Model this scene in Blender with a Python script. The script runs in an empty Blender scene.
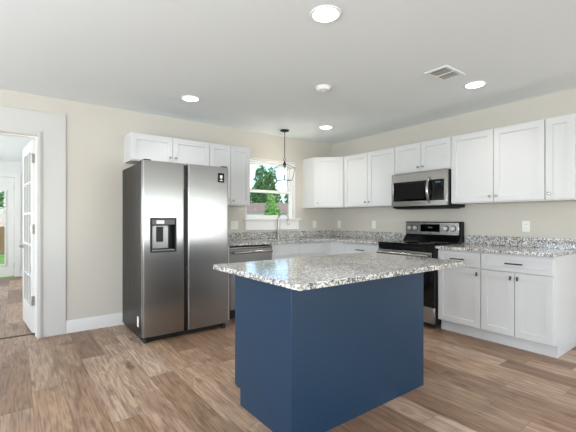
import bpy, bmesh, math, random
from mathutils import Vector, Matrix
random.seed(7)
S = bpy.context.scene
COL = S.collection
PI = math.pi

# ------------------------------------------------------------------ camera
H = 2.46                                     # ceiling height
cam = bpy.data.cameras.new('camera')
cam.sensor_width = 36.0
cam.lens = 362.59 / 576 * 36.0
cam.shift_y = (218.78 - 216.0) / 576
cam.clip_start = 0.05
cam.clip_end = 300
co = bpy.data.objects.new('camera', cam)
COL.objects.link(co)
co.location = (-4.2788, -4.4636, 1.2079)
co.rotation_euler = (PI / 2, 0, -0.6453)
S.camera = co

# ------------------------------------------------------------------ world, sun, daylight, exposure
S.view_settings.view_transform = 'Standard'
S.view_settings.look = 'None'
S.view_settings.gamma = 1.0
S.view_settings.exposure = 0.62
S.view_settings.use_curve_mapping = False
S.cycles.use_denoising = True
S.render.filter_size = 1.1
S.cycles.max_bounces = 10
S.cycles.diffuse_bounces = 6
S.cycles.glossy_bounces = 5
S.cycles.transparent_max_bounces = 12
S.cycles.sample_clamp_indirect = 6.0
S.cycles.caustics_reflective = False
S.cycles.caustics_refractive = False

world = bpy.data.worlds.new('sky')
S.world = world
world.use_nodes = True
wn = world.node_tree
wn.nodes.clear()
sky = wn.nodes.new('ShaderNodeTexSky')
sky.sky_type = 'NISHITA'
sky.sun_disc = False
sky.sun_elevation = math.radians(50)
sky.sun_rotation = math.radians(120)
sky.air_density = 0.8
sky.dust_density = 0.9
bgn = wn.nodes.new('ShaderNodeBackground')
bgn.inputs['Strength'].default_value = 0.31
won = wn.nodes.new('ShaderNodeOutputWorld')
wn.links.new(sky.outputs[0], bgn.inputs[0])
wn.links.new(bgn.outputs[0], won.inputs[0])

sl = bpy.data.lights.new('sunlight', 'SUN')
sl.energy = 2.6
sl.angle = 0.02
sl.color = (1.0, 0.95, 0.87)
so = bpy.data.objects.new('sunlight', sl)
COL.objects.link(so)
so.location = (20, -12, 30)
so.rotation_euler = (math.radians(40), 0, math.radians(62))


def area(name, loc, rot, sx, sy, power, col=(1, 1, 1)):
    l = bpy.data.lights.new(name, 'AREA')
    l.shape = 'RECTANGLE'
    l.size, l.size_y = sx, sy
    l.energy = power
    l.color = col
    o = bpy.data.objects.new(name, l)
    COL.objects.link(o)
    o.location = loc
    o.rotation_euler = rot
    return o


# area lamps added as daylight at unseen windows behind and beside the camera
DAY = (0.885, 0.95, 1.01)
REAR = -8.5
WEST = -7.2
UPT = math.radians(42)                        # added upward tilt of the window lamps, brightens the ceiling
area('daylight_rear_glazing', (-0.1, REAR - 0.06, 1.22), (PI / 2 + UPT, 0, 0), 5.1, 1.5, 105, DAY)
area('daylight_rear_window', (-5.4, REAR - 0.06, 1.30), (PI / 2 + UPT, 0, 0), 1.4, 1.3, 100, DAY)
area('fill_side_glazing', (WEST - 0.06, -3.9, 1.22), (PI / 2 + UPT, 0, -PI / 2), 2.3, 1.7, 122, DAY)  # fill lamp at an unseen window, added to light the island's side
area('fill_side_window', (WEST - 0.06, -1.45, 1.3), (PI / 2 + UPT, 0, -PI / 2), 1.7, 1.4, 30, DAY)  # second unseen side lamp, added so the refrigerator mirrors less glare
area('fill_next_room', (WEST - 0.06, 2.6, 1.3), (PI / 2 + UPT, 0, -PI / 2), 2.1, 1.4, 100, DAY)  # unseen window lamp added to light the next room


# ------------------------------------------------------------------ materials
def lin(h):
    h = h.lstrip('#')
    c = [int(h[i:i + 2], 16) / 255 for i in (0, 2, 4)]
    return tuple((x / 12.92 if x <= 0.04045 else ((x + 0.055) / 1.055) ** 2.4) for x in c) + (1,)


class NT:
    def __init__(s, name):
        s.m = bpy.data.materials.new(name)
        s.m.use_nodes = True
        s.t = s.m.node_tree
        s.t.nodes.clear()
        s.out = s.n('ShaderNodeOutputMaterial')

    def n(s, kind, **kw):
        x = s.t.nodes.new(kind)
        for k, v in kw.items():
            setattr(x, k, v)
        return x

    def l(s, a, b):
        s.t.links.new(a, b)

    def math(s, op, a, b=None, c=None):
        x = s.n('ShaderNodeMath', operation=op)
        for i, v in enumerate((a, b, c)):
            if v is None:
                continue
            if isinstance(v, (int, float)):
                x.inputs[i].default_value = v
            else:
                s.l(v, x.inputs[i])
        return x.outputs[0]

    def ramp(s, fac, stops, interp='LINEAR'):
        r = s.n('ShaderNodeValToRGB')
        r.color_ramp.interpolation = interp
        e = r.color_ramp.elements
        while len(e) < len(stops):
            e.new(0.5)
        for i, (p, c) in enumerate(stops):
            e[i].position = p
            e[i].color = lin(c) if isinstance(c, str) else c
        s.l(fac, r.inputs[0])
        return r.outputs[0]

    def mix(s, fac, a, b, blend='MIX'):
        x = s.n('ShaderNodeMix', data_type='RGBA', blend_type=blend)
        for sock, v in ((x.inputs[0], fac), (x.inputs[6], a), (x.inputs[7], b)):
            if isinstance(v, (int, float)):
                sock.default_value = v
            elif isinstance(v, str):
                sock.default_value = lin(v)
            else:
                s.l(v, sock)
        return x.outputs[2]


def paint(name, col, rough=0.5, bump=0.0, scale=60, spec=0.5, metal=0.0, coat=0.0):
    """Plain coated surface with slight procedural variation in gloss and a fine texture."""
    a = NT(name)
    p = a.n('ShaderNodeBsdfPrincipled')
    p.inputs['Base Color'].default_value = lin(col)
    p.inputs['Metallic'].default_value = metal
    p.inputs['Specular IOR Level'].default_value = spec
    p.inputs['Coat Weight'].default_value = coat
    tc = a.n('ShaderNodeTexCoord')
    no = a.n('ShaderNodeTexNoise')
    no.inputs['Scale'].default_value = scale
    no.inputs['Detail'].default_value = 3
    a.l(tc.outputs['Object'], no.inputs['Vector'])
    r = a.math('MULTIPLY_ADD', no.outputs[0], 0.08, rough - 0.04)
    a.l(r, p.inputs['Roughness'])
    if bump:
        b = a.n('ShaderNodeBump')
        b.inputs['Strength'].default_value = bump
        b.inputs['Distance'].default_value = 0.002
        a.l(no.outputs[0], b.inputs['Height'])
        a.l(b.outputs[0], p.inputs['Normal'])
    a.l(p.outputs[0], a.out.inputs[0])
    return a.m


def glow(name, col, strength):
    a = NT(name)
    e = a.n('ShaderNodeEmission')
    e.inputs[0].default_value = lin(col)
    e.inputs[1].default_value = strength
    a.l(e.outputs[0], a.out.inputs[0])
    return a.m


def glass(name, tint='#ffffff', rough=0.0, refl=1.0):
    """Thin architectural glass: mostly clear, with a Fresnel reflection."""
    a = NT(name)
    tr = a.n('ShaderNodeBsdfTransparent')
    tr.inputs[0].default_value = lin(tint)
    g = a.n('ShaderNodeBsdfGlossy')
    g.inputs['Roughness'].default_value = rough
    fr = a.n('ShaderNodeFresnel')
    fr.inputs[0].default_value = 1.45
    m = a.n('ShaderNodeMixShader')
    a.l(a.math('MULTIPLY', fr.outputs[0], refl), m.inputs[0])
    a.l(tr.outputs[0], m.inputs[1])
    a.l(g.outputs[0], m.inputs[2])
    a.l(m.outputs[0], a.out.inputs[0])
    return a.m


def steel(name, col='#b9b8b6', rough=0.26, aniso=0.75, axis='Z', streak=(1.5, 1.5, 260), bump=0.05, vary=0.14):
    """Brushed stainless steel, brushed across its width."""
    a = NT(name)
    p = a.n('ShaderNodeBsdfPrincipled')
    p.inputs['Base Color'].default_value = lin(col)
    p.inputs['Metallic'].default_value = 1.0
    p.inputs['Anisotropic'].default_value = aniso
    tg = a.n('ShaderNodeTangent', direction_type='RADIAL', axis=axis)
    a.l(tg.outputs[0], p.inputs['Tangent'])
    tc = a.n('ShaderNodeTexCoord')
    mp = a.n('ShaderNodeMapping')
    mp.inputs['Scale'].default_value = streak
    a.l(tc.outputs['Object'], mp.inputs[0])
    no = a.n('ShaderNodeTexNoise')
    no.inputs['Scale'].default_value = 1.0
    no.inputs['Detail'].default_value = 4
    a.l(mp.outputs[0], no.inputs['Vector'])
    a.l(a.math('MULTIPLY_ADD', no.outputs[0], vary, rough - vary / 2), p.inputs['Roughness'])
    b = a.n('ShaderNodeBump')
    b.inputs['Strength'].default_value = bump
    b.inputs['Distance'].default_value = 0.001
    a.l(no.outputs[0], b.inputs['Height'])
    a.l(b.outputs[0], p.inputs['Normal'])
    a.l(p.outputs[0], a.out.inputs[0])
    return a.m


def floor_mat():
    a = NT('oak_plank_floor')
    W, L = 0.182, 1.22
    tc = a.n('ShaderNodeTexCoord')
    sp = a.n('ShaderNodeSeparateXYZ')
    a.l(tc.outputs['Object'], sp.inputs[0])
    x, y = sp.outputs[0], sp.outputs[1]
    u = a.math('DIVIDE', x, W)
    row = a.math('FLOOR', u)
    wn1 = a.n('ShaderNodeTexWhiteNoise', noise_dimensions='1D')
    a.l(row, wn1.inputs['W'])
    v = a.math('ADD', a.math('DIVIDE', y, L), a.math('MULTIPLY', wn1.outputs[0], 3.0))
    idx = a.math('FLOOR', v)
    cb = a.n('ShaderNodeCombineXYZ')
    a.l(row, cb.inputs[0])
    a.l(idx, cb.inputs[1])
    wn2 = a.n('ShaderNodeTexWhiteNoise', noise_dimensions='3D')
    a.l(cb.outputs[0], wn2.inputs['Vector'])
    rnd = wn2.outputs[0]
    # plank-local coordinates, shifted per plank so no two share a grain
    off = a.math('MULTIPLY', rnd, 37.0)
    gc = a.n('ShaderNodeCombineXYZ')
    a.l(a.math('MULTIPLY', x, 1.0), gc.inputs[0])
    a.l(a.math('MULTIPLY', y, 0.16), gc.inputs[1])
    a.l(off, gc.inputs[2])
    n1 = a.n('ShaderNodeTexNoise')          # broad figure
    n1.inputs['Scale'].default_value = 9
    n1.inputs['Detail'].default_value = 3
    n1.inputs['Distortion'].default_value = 0.8
    a.l(gc.outputs[0], n1.inputs['Vector'])
    wv = a.n('ShaderNodeMath', operation='SINE')   # cathedral rings from the figure
    a.l(a.math('MULTIPLY', n1.outputs[0], 46.0), wv.inputs[0])
    ring = a.math('MULTIPLY_ADD', wv.outputs[0], 0.5, 0.5)
    fc = a.n('ShaderNodeCombineXYZ')
    a.l(x, fc.inputs[0])
    a.l(a.math('MULTIPLY', y, 0.05), fc.inputs[1])
    a.l(off, fc.inputs[2])
    n2 = a.n('ShaderNodeTexNoise')          # fine pores
    n2.inputs['Scale'].default_value = 95
    n2.inputs['Detail'].default_value = 5
    a.l(fc.outputs[0], n2.inputs['Vector'])
    kc = a.n('ShaderNodeCombineXYZ')
    a.l(x, kc.inputs[0])
    a.l(a.math('MULTIPLY', y, 0.45), kc.inputs[1])
    a.l(off, kc.inputs[2])
    n3 = a.n('ShaderNodeTexNoise')          # knots and smudges
    n3.inputs['Scale'].default_value = 8
    n3.inputs['Detail'].default_value = 2
    a.l(kc.outputs[0], n3.inputs['Vector'])
    base = a.ramp(rnd, [(0.0, '#967660'), (0.2, '#b39479'), (0.45, '#cdb097'), (0.7, '#a3836a'), (1.0, '#dac1ab')])
    g1 = a.ramp(n1.outputs[0], [(0.3, '#8a6d57'), (0.5, '#ffffff'), (0.72, '#d9c4b2')])
    c = a.mix(0.5, base, g1, 'MULTIPLY')
    c = a.mix(a.math('MULTIPLY', ring, 0.22), c, '#6b503c')
    g2 = a.ramp(n2.outputs[0], [(0.35, '#77604e'), (0.55, '#ffffff')])
    c = a.mix(0.5, c, g2, 'MULTIPLY')
    kn = a.ramp(n3.outputs[0], [(0.63, (0, 0, 0, 1)), (0.74, (1, 1, 1, 1))])
    c = a.mix(a.math('MULTIPLY', kn, 0.6), c, '#5d4535')
    # seams
    fu = a.math('FRACT', u)
    fv = a.math('FRACT', v)
    eu = a.math('MINIMUM', fu, a.math('SUBTRACT', 1.0, fu))
    ev = a.math('MINIMUM', fv, a.math('SUBTRACT', 1.0, fv))
    su = a.math('LESS_THAN', eu, 0.0085)
    sv = a.math('LESS_THAN', ev, 0.0014)
    seam = a.math('MAXIMUM', su, sv)
    c = a.mix(a.math('MULTIPLY', seam, 0.55), c, '#4a382c')
    p = a.n('ShaderNodeBsdfPrincipled')
    a.l(c, p.inputs['Base Color'])
    a.l(a.math('MULTIPLY_ADD', n2.outputs[0], 0.12, 0.34), p.inputs['Roughness'])
    p.inputs['Specular IOR Level'].default_value = 0.45
    b = a.n('ShaderNodeBump')
    b.inputs['Strength'].default_value = 0.12
    b.inputs['Distance'].default_value = 0.001
    a.l(a.math('SUBTRACT', n2.outputs[0], seam), b.inputs['Height'])
    a.l(b.outputs[0], p.inputs['Normal'])
    a.l(p.outputs[0], a.out.inputs[0])
    return a.m


def granite_mat():
    a = NT('speckled_granite')
    tc = a.n('ShaderNodeTexCoord')
    nz = a.n('ShaderNodeTexNoise')
    nz.inputs['Scale'].default_value = 35
    nz.inputs['Detail'].default_value = 3
    a.l(tc.outputs['Object'], nz.inputs['Vector'])
    wob = a.n('ShaderNodeVectorMath', operation='MULTIPLY_ADD')
    a.l(nz.outputs['Color'], wob.inputs[0])
    wob.inputs[1].default_value = (0.018, 0.018, 0.018)
    a.l(tc.outputs['Object'], wob.inputs[2])
    v1 = a.n('ShaderNodeTexVoronoi')
    v1.inputs['Scale'].default_value = 112
    a.l(wob.outputs[0], v1.inputs['Vector'])
    s1 = a.n('ShaderNodeSeparateColor')
    a.l(v1.outputs['Color'], s1.inputs[0])
    c = a.ramp(s1.outputs[0], [(0.0, '#141414'), (0.3, '#6c6b6a'), (0.45, '#b4b2af'), (0.56, '#e4e2df'),
                               (0.88, '#a39d97'), (0.93, '#f4f2ef')], 'CONSTANT')
    v2 = a.n('ShaderNodeTexVoronoi')
    v2.inputs['Scale'].default_value = 210
    a.l(tc.outputs['Object'], v2.inputs['Vector'])
    s2 = a.n('ShaderNodeSeparateColor')
    a.l(v2.outputs['Color'], s2.inputs[0])
    c2 = a.ramp(s2.outputs[0], [(0.0, '#161616'), (0.15, '#a3a19e'), (0.35, '#dedcd9'), (0.8, '#f0eeeb')], 'CONSTANT')
    c = a.mix(0.33, c, c2)
    n2 = a.n('ShaderNodeTexNoise')
    n2.inputs['Scale'].default_value = 7
    n2.inputs['Detail'].default_value = 2
    a.l(tc.outputs['Object'], n2.inputs['Vector'])
    cl = a.ramp(n2.outputs[0], [(0.35, '#d8d6d4'), (0.6, '#ffffff')])
    c = a.mix(0.6, c, cl, 'MULTIPLY')
    p = a.n('ShaderNodeBsdfPrincipled')
    a.l(c, p.inputs['Base Color'])
    p.inputs['Roughness'].default_value = 0.09
    p.inputs['Specular IOR Level'].default_value = 0.6
    a.l(p.outputs[0], a.out.inputs[0])
    return a.m


def leaf_mat(name, dark, light):
    a = NT(name)
    tc = a.n('ShaderNodeTexCoord')
    no = a.n('ShaderNodeTexNoise')
    no.inputs['Scale'].default_value = 2.4
    no.inputs['Detail'].default_value = 4
    a.l(tc.outputs['Object'], no.inputs['Vector'])
    c = a.ramp(no.outputs[0], [(0.35, dark), (0.65, light)])
    p = a.n('ShaderNodeBsdfPrincipled')
    a.l(c, p.inputs['Base Color'])
    p.inputs['Roughness'].default_value = 0.6
    a.l(p.outputs[0], a.out.inputs[0])
    return a.m


M = dict(
    knobface=paint('satin_aluminium', '#dddbd7', 0.3, 0.0, 60, 0.5, 0.5),
    vinyl_lit=paint('white_window_vinyl_lit', '#f0f0ee', 0.35, 0.0, 60, 0.45),  # window white raised to carry the daylight on sashes and return
    casing=paint('white_casing_paint_shaded', '#cbcac6', 0.4, 0.0, 60, 0.35),  # trim white darkened to carry the shade on the doorway casing
    wall=paint('greige_wall_paint', '#ccc7bd', 0.75, 0.08, 140, 0.25),
    room=paint('pale_grey_wall_paint', '#dddedc', 0.75, 0.08, 140, 0.25),
    ceil=paint('flat_ceiling_paint', '#eaf0f1', 0.9, 0.15, 90, 0.15),
    trim=paint('white_trim_paint', '#e0dfdc', 0.38, 0.0, 60, 0.4),
    cab=paint('white_cabinet_paint', '#d5d6d6', 0.36, 0.0, 60, 0.4),
    gap=paint('shadow_gap_board', '#cfcdca', 0.6, 0, 60, 0.3),
    blue=paint('navy_blue_cabinet_paint', '#1c3850', 0.33, 0.02, 80, 0.42),
    plate=paint('white_plastic', '#ecebe6', 0.35, 0.0, 60, 0.5),
    slot=paint('dark_slot', '#3a3936', 0.5),
    black=paint('black_enamel', '#0a0a0b', 0.3, 0.0, 60, 0.22),
    blackglass=paint('black_glass', '#050506', 0.07, 0.0, 60, 0.3),
    rubber=paint('black_plastic', '#141414', 0.55),
    side=steel('grey_metallic_side', '#4a4846', 0.42, 0.3, 'Z', (40, 40, 3), 0.02),
    steel=steel('brushed_stainless_steel', '#999896', 0.29, 0.9, 'Z', (0.6, 0.6, 60), 0.004, 0.07),
    steelx=steel('brushed_stainless_trim', '#a6a4a1', 0.24, 0.6, 'Z', (1.5, 1.5, 200), 0.01),
    sinksteel=steel('satin_sink_steel', '#a9a9a8', 0.3, 0.3),
    chrome=paint('polished_nickel', '#b8b6b2', 0.16, 0.0, 60, 0.5, 1.0),
    nickel=paint('brushed_nickel', '#b0aca6', 0.28, 0.0, 60, 0.5, 1.0),
    pull=paint('dark_nickel', '#5b5854', 0.25, 0.0, 60, 0.5, 1.0),
    bronze=paint('dark_bronze', '#1d1a18', 0.42, 0.0, 60, 0.5, 0.7),
    wire=paint('pewter_wire', '#4b4844', 0.4, 0.0, 60, 0.5, 0.6),
    floor=floor_mat(),
    granite=granite_mat(),
    strip=paint('dark_transition_strip', '#54443a', 0.5, 0.05),
    pane=glass('window_glass', '#f6faf9', 0.0, 0.5),
    doorpane=glass('door_glass', '#f6f8f8', 0.02, 0.45),
    bulbglass=glass('bulb_glass', '#fffdf6', 0.0, 0.6),
    lamp=glow('lamp_diffuser', '#fff6e8', 9.0),
    filament=glow('lit_filament', '#fff0d8', 14.0),
    digits=glow('display_digits', '#8fc4da', 0.22),
    icelight=glow('dispenser_light', '#f4f7ff', 0.75),
    sticker=paint('white_paper', '#f2f2f0', 0.5),
    panelgrey=paint('satin_grey_plastic', '#868583', 0.3, 0, 60, 0.5, 0.6),
    lawn=leaf_mat('lawn_grass', '#4c7a2c', '#79a846'),
    leafa=leaf_mat('cypress_foliage', '#456b32', '#86ad5c'),
    leafb=leaf_mat('bright_shrub_foliage', '#679c3a', '#aed470'),
    leafc=leaf_mat('dark_oak_foliage', '#3c5a36', '#6f9360'),
    bark=paint('tree_bark', '#5a4838', 0.8, 0.5, 30),
    shingle=paint('brown_roof_shingle', '#86705f', 0.85, 0.4, 20),
    siding=paint('pale_house_wall', '#d8d3c9', 0.8, 0.2, 12),
    fence=paint('weathered_fence_wood', '#8f6a4a', 0.75, 0.4, 14),
)


# ------------------------------------------------------------------ mesh builder
class MB:
    def __init__(s, xf=None):
        s.b = bmesh.new()
        s.xf = xf

    def P(s, p):
        p = Vector(p)
        return s.xf @ p if s.xf is not None else p

    def v(s, p):
        return s.b.verts.new(s.P(p))

    def face(s, vs):
        try:
            return s.b.faces.new(vs)
        except ValueError:
            return None

    def box(s, x0, x1, y0, y1, z0, z1):
        v = [s.v((x, y, z)) for x in (x0, x1) for y in (y0, y1) for z in (z0, z1)]
        for q in ((0, 1, 3, 2), (4, 6, 7, 5), (0, 4, 5, 1), (2, 3, 7, 6), (0, 2, 6, 4), (1, 5, 7, 3)):
            s.face([v[i] for i in q])
        return s

    def slab(s, us, vs, f, keep=None, back=True):
        """A welded sheet of cells between cuts us x vs, with thickness: f(u, v, t), t = 0 back, 1 front. keep(u, v) picks cells."""
        us, vs = sorted(us), sorted(vs)
        cache = {}

        def vt(i, j, t):
            k = (i, j, t)
            if k not in cache:
                cache[k] = s.v(f(us[i], vs[j], t))
            return cache[k]
        nu, nv = len(us) - 1, len(vs) - 1
        on = {(i, j): (keep is None or keep((us[i] + us[i + 1]) / 2, (vs[j] + vs[j + 1]) / 2)) for i in range(nu) for j in range(nv)}
        for (i, j), k in on.items():
            if not k:
                continue
            for t in ((0, 1) if back else (1,)):
                s.face([vt(i, j, t), vt(i + 1, j, t), vt(i + 1, j + 1, t), vt(i, j + 1, t)])
            for di, dj, e in ((-1, 0, ((i, j), (i, j + 1))), (1, 0, ((i + 1, j), (i + 1, j + 1))), (0, -1, ((i, j), (i + 1, j))), (0, 1, ((i, j + 1), (i + 1, j + 1)))):
                if not on.get((i + di, j + dj), False):
                    (a, b), (c, d) = e
                    s.face([vt(a, b, 0), vt(a, b, 1), vt(c, d, 1), vt(c, d, 0)])
        return s

    def prism(s, pts, z0, z1):
        a = [s.v((x, y, z0)) for x, y in pts]
        b = [s.v((x, y, z1)) for x, y in pts]
        s.face(a)
        s.face(b)
        for i in range(len(pts)):
            j = (i + 1) % len(pts)
            s.face([a[i], a[j], b[j], b[i]])
        return s

    def lathe(s, prof, c, axis=(0, 0, 1), seg=20):
        """Profile of (radius, height along the axis) turned about the axis through c; radius 0 closes an end."""
        ax = Vector(axis).normalized()
        t = Vector((1, 0, 0)) if abs(ax.x) < 0.9 else Vector((0, 1, 0))
        e1 = ax.cross(t).normalized()
        e2 = ax.cross(e1)
        c = Vector(c)
        rings = []
        for r, h in prof:
            if r <= 1e-6:
                rings.append([s.v(c + ax * h)])
            else:
                rings.append([s.v(c + ax * h + (e1 * math.cos(2 * PI * k / seg) + e2 * math.sin(2 * PI * k / seg)) * r) for k in range(seg)])
        for a, b in zip(rings, rings[1:]):
            for k in range(seg):
                j = (k + 1) % seg
                if len(a) == 1 and len(b) == 1:
                    continue
                if len(a) == 1:
                    s.face([a[0], b[k], b[j]])
                elif len(b) == 1:
                    s.face([a[k], a[j], b[0]])
                else:
                    s.face([a[k], a[j], b[j], b[k]])
        return s

    def cyl(s, p0, p1, r, seg=14):
        p0, p1 = Vector(p0), Vector(p1)
        d = p1 - p0
        return s.lathe([(0, 0), (r, 0), (r, d.length), (0, d.length)], p0, d, seg)

    def tube(s, path, r, seg=10, closed=False):
        pts = [Vector(p) for p in path]
        n = len(pts)
        rs = r if isinstance(r, (list, tuple)) else [r] * n
        rings = []
        up = None
        for i in range(n):
            if closed:
                d = (pts[(i + 1) % n] - pts[i - 1]).normalized()
            else:
                d = (pts[min(i + 1, n - 1)] - pts[max(i - 1, 0)]).normalized()
            if up is None:
                t = Vector((0, 0, 1)) if abs(d.z) < 0.9 else Vector((1, 0, 0))
                up = d.cross(t).normalized()
            up = (up - d * up.dot(d)).normalized()
            e2 = d.cross(up)
            rings.append([s.v(pts[i] + (up * math.cos(2 * PI * k / seg) + e2 * math.sin(2 * PI * k / seg)) * rs[i]) for k in range(seg)])
        pairs = list(zip(rings, rings[1:]))
        if closed:
            pairs.append((rings[-1], rings[0]))
        for a, b in pairs:
            for k in range(seg):
                j = (k + 1) % seg
                s.face([a[k], a[j], b[j], b[k]])
        if not closed:
            s.face(rings[0])
            s.face(rings[-1])
        return s

    def build(s, name, mat, parent=None, bevel=0.0, seg=2, angle=35):
        off = Vector((0, 0, 0))
        p = parent
        while p is not None:
            off += Vector(p.location)
            p = p.parent
        bmesh.ops.recalc_face_normals(s.b, faces=s.b.faces)
        if off.length:
            bmesh.ops.translate(s.b, verts=s.b.verts, vec=-off)
        me = bpy.data.meshes.new(name)
        s.b.to_mesh(me)
        s.b.free()
        me.polygons.foreach_set('use_smooth', [True] * len(me.polygons))
        me.set_sharp_from_angle(angle=math.radians(angle))
        me.materials.append(mat)
        o = bpy.data.objects.new(name, me)
        COL.objects.link(o)
        if parent is not None:
            o.parent = parent
        if bevel:
            m = o.modifiers.new('edge', 'BEVEL')
            m.width = bevel
            m.segments = seg
            m.limit_method = 'ANGLE'
            m.angle_limit = math.radians(40)
        return o


def thing(name, label, cat, loc, group=None):
    o = bpy.data.objects.new(name, None)
    o.empty_display_size = 0.1
    COL.objects.link(o)
    o.location = loc
    o['label'] = label
    o['category'] = cat
    if group:
        o['group'] = group
    return o


def tag(o, label, cat, group=None, kind=None):
    o['label'] = label
    o['category'] = cat
    if group:
        o['group'] = group
    if kind:
        o['kind'] = kind
    return o


def struct(o, label=None):
    o['kind'] = 'structure'
    if label:
        o['label'] = label
    return o


def frame_xf(origin, u, n):
    """Local (across, outward, up) -> world."""
    u, n, o = Vector(u).normalized(), Vector(n).normalized(), Vector(origin)
    z = Vector((0, 0, 1))
    return Matrix(((u.x, n.x, z.x, o.x), (u.y, n.y, z.y, o.y), (u.z, n.z, z.z, o.z), (0, 0, 0, 1)))


# ------------------------------------------------------------------ the room shell
EAST, KEND = 3.4, -4.9                         # the living room behind is wider than the kitchen
b = MB()
b.slab([WEST, -3.2, 0.0, EAST], [REAR, KEND, 0.17, 5.0], lambda u, v, t: (u, v, -0.05 + 0.05 * t), lambda u, v: not (u > -3.2 and v > 0.17) and not (u > 0 and v > KEND))
struct(b.build('floor', M['floor']), 'warm oak wood plank floor')
b = MB()
b.slab([WEST, 0.0, EAST], [REAR, KEND, 0.16], lambda u, v, t: (u, v, H + 0.1 - 0.1 * t), lambda u, v: not (u > 0 and v > KEND))
struct(b.build('ceiling', M['ceil']), 'flat off-white kitchen ceiling')
b = MB()
b.slab([WEST, -3.2], [0.16, 5.0], lambda u, v, t: (u, v, 2.5 - 0.1 * t))
struct(b.build('ceiling_next_room', M['ceil']), 'white ceiling of the next room')

DX0, DX1, DZ = -4.89, -4.09, 2.06            # doorway
WX0, WX1, WZ0, WZ1 = -1.665, -0.78, 1.205, 2.08   # kitchen window hole
b = MB()
b.slab([WEST, DX0, DX1, WX0, WX1, 0.15], [0, DZ, WZ0, WZ1, H + 0.1], lambda u, v, t: (u, 0.16 * (1 - t), v),
       lambda u, v: not (DX0 < u < DX1 and v < DZ) and not (WX0 < u < WX1 and WZ0 < v < WZ1))
struct(b.build('wall_back', M['wall']), 'greige kitchen wall with the sink window')
b = MB()
b.slab([KEND, 0.0], [0, H + 0.1], lambda u, v, t: (0.15 * (1 - t), u, v))
struct(b.build('wall_right', M['wall']), 'greige wall behind the range')
b = MB()
b.slab([0.15, EAST], [0, H + 0.1], lambda u, v, t: (u, KEND + 0.15 * (1 - t), v))
struct(b.build('wall_living_return', M['wall']))
b = MB()
b.slab([REAR, KEND], [0, H + 0.1], lambda u, v, t: (EAST + 0.15 * (1 - t), u, v))
struct(b.build('wall_living_side', M['wall']))
b = MB()
sy0, sy1, sz1 = -5.1, -2.7, 2.12
ny0, ny1 = 1.5, 3.7
ky0, ky1 = -2.35, -0.55
b.slab([REAR, sy0, sy1, ky0, ky1, 0.16, ny0, ny1, 5.0], [0, 0.32, 0.55, 2.05, sz1, H + 0.1], lambda u, v, t: (WEST - 0.16 * (1 - t), u, v),
       lambda u, v: not (sy0 < u < sy1 and 0.32 < v < sz1) and not (ny0 < u < ny1 and 0.55 < v < 2.05) and not (ky0 < u < ky1 and 0.55 < v < 2.05))
struct(b.build('wall_left', M['wall']))
b = MB()
b.slab([WEST, -6.15, -4.65, -2.7, 2.5, EAST + 0.15], [0, 0.41, 0.59, 2.01, 2.03, H + 0.1], lambda u, v, t: (u, REAR - 0.16 * (1 - t), v),
       lambda u, v: not (-2.7 < u < 2.5 and 0.41 < v < 2.03) and not (-6.15 < u < -4.65 and 0.59 < v < 2.01))
struct(b.build('wall_front', M['wall']))
# next room
EX0, EX1 = -5.22, -4.27                        # exterior door hole
b = MB()
b.slab([WEST, EX0, EX1, -3.05], [0, 2.09, 2.5], lambda u, v, t: (u, 5.0 + 0.15 * (1 - t), v), lambda u, v: not (EX0 < u < EX1 and v < 2.09))
struct(b.build('wall_next_room_end', M['room']), 'pale wall at the end of the next room')
b = MB()
b.slab([0.16, 5.0], [0, 2.5], lambda u, v, t: (-3.2 + 0.15 * (1 - t), u, v))
struct(b.build('wall_next_room_side', M['room']))

# baseboards
def baseboard(name, p0, p1, n, label=None):
    p0, p1 = Vector(p0), Vector(p1)
    d = p1 - p0
    bb = MB(frame_xf(p0, d, n))
    L = d.length
    prof = [(0, 0), (0.014, 0), (0.014, 0.112), (0.009, 0.122), (0.006, 0.133), (0, 0.133)]
    a = [bb.v((0, y, z)) for y, z in prof]
    c = [bb.v((L, y, z)) for y, z in prof]
    bb.face(a)
    bb.face(c)
    for i in range(len(prof)):
        j = (i + 1) % len(prof)
        bb.face([a[i], a[j], c[j], c[i]])
    struct(bb.build(name, M['trim']), label)


baseboard('baseboard_back', (-3.852, 0, 0), (-2.45, 0, 0), (0, -1, 0), 'white baseboard between doorway and refrigerator')
baseboard('baseboard_right', (0, -3.385, 0), (0, KEND, 0), (-1, 0, 0))
baseboard('baseboard_back_west', (WEST, 0, 0), (-5.13, 0, 0), (0, -1, 0))
baseboard('baseboard_next_room_end', (-4.175, 5.0, 0), (-3.2, 5.0, 0), (0, -1, 0))
baseboard('baseboard_next_room_side', (-3.2, 0.17, 0), (-3.2, 5.0, 0), (-1, 0, 0))

# doorway: jamb lining, broad flat casing and a narrow stepped moulding inside it
OW = 0.215
b = MB()
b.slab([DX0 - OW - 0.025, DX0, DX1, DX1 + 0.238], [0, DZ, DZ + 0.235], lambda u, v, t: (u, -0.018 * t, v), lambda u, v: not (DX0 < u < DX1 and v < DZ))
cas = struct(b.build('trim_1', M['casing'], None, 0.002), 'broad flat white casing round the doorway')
b = MB()
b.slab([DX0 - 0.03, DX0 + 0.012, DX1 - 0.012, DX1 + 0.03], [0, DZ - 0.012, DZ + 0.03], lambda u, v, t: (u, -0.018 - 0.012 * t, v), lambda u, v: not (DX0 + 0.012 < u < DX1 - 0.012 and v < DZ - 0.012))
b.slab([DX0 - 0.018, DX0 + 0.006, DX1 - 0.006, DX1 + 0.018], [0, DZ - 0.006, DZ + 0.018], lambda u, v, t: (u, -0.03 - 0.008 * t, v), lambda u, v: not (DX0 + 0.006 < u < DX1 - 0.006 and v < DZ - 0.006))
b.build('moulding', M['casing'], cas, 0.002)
b = MB()
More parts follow.
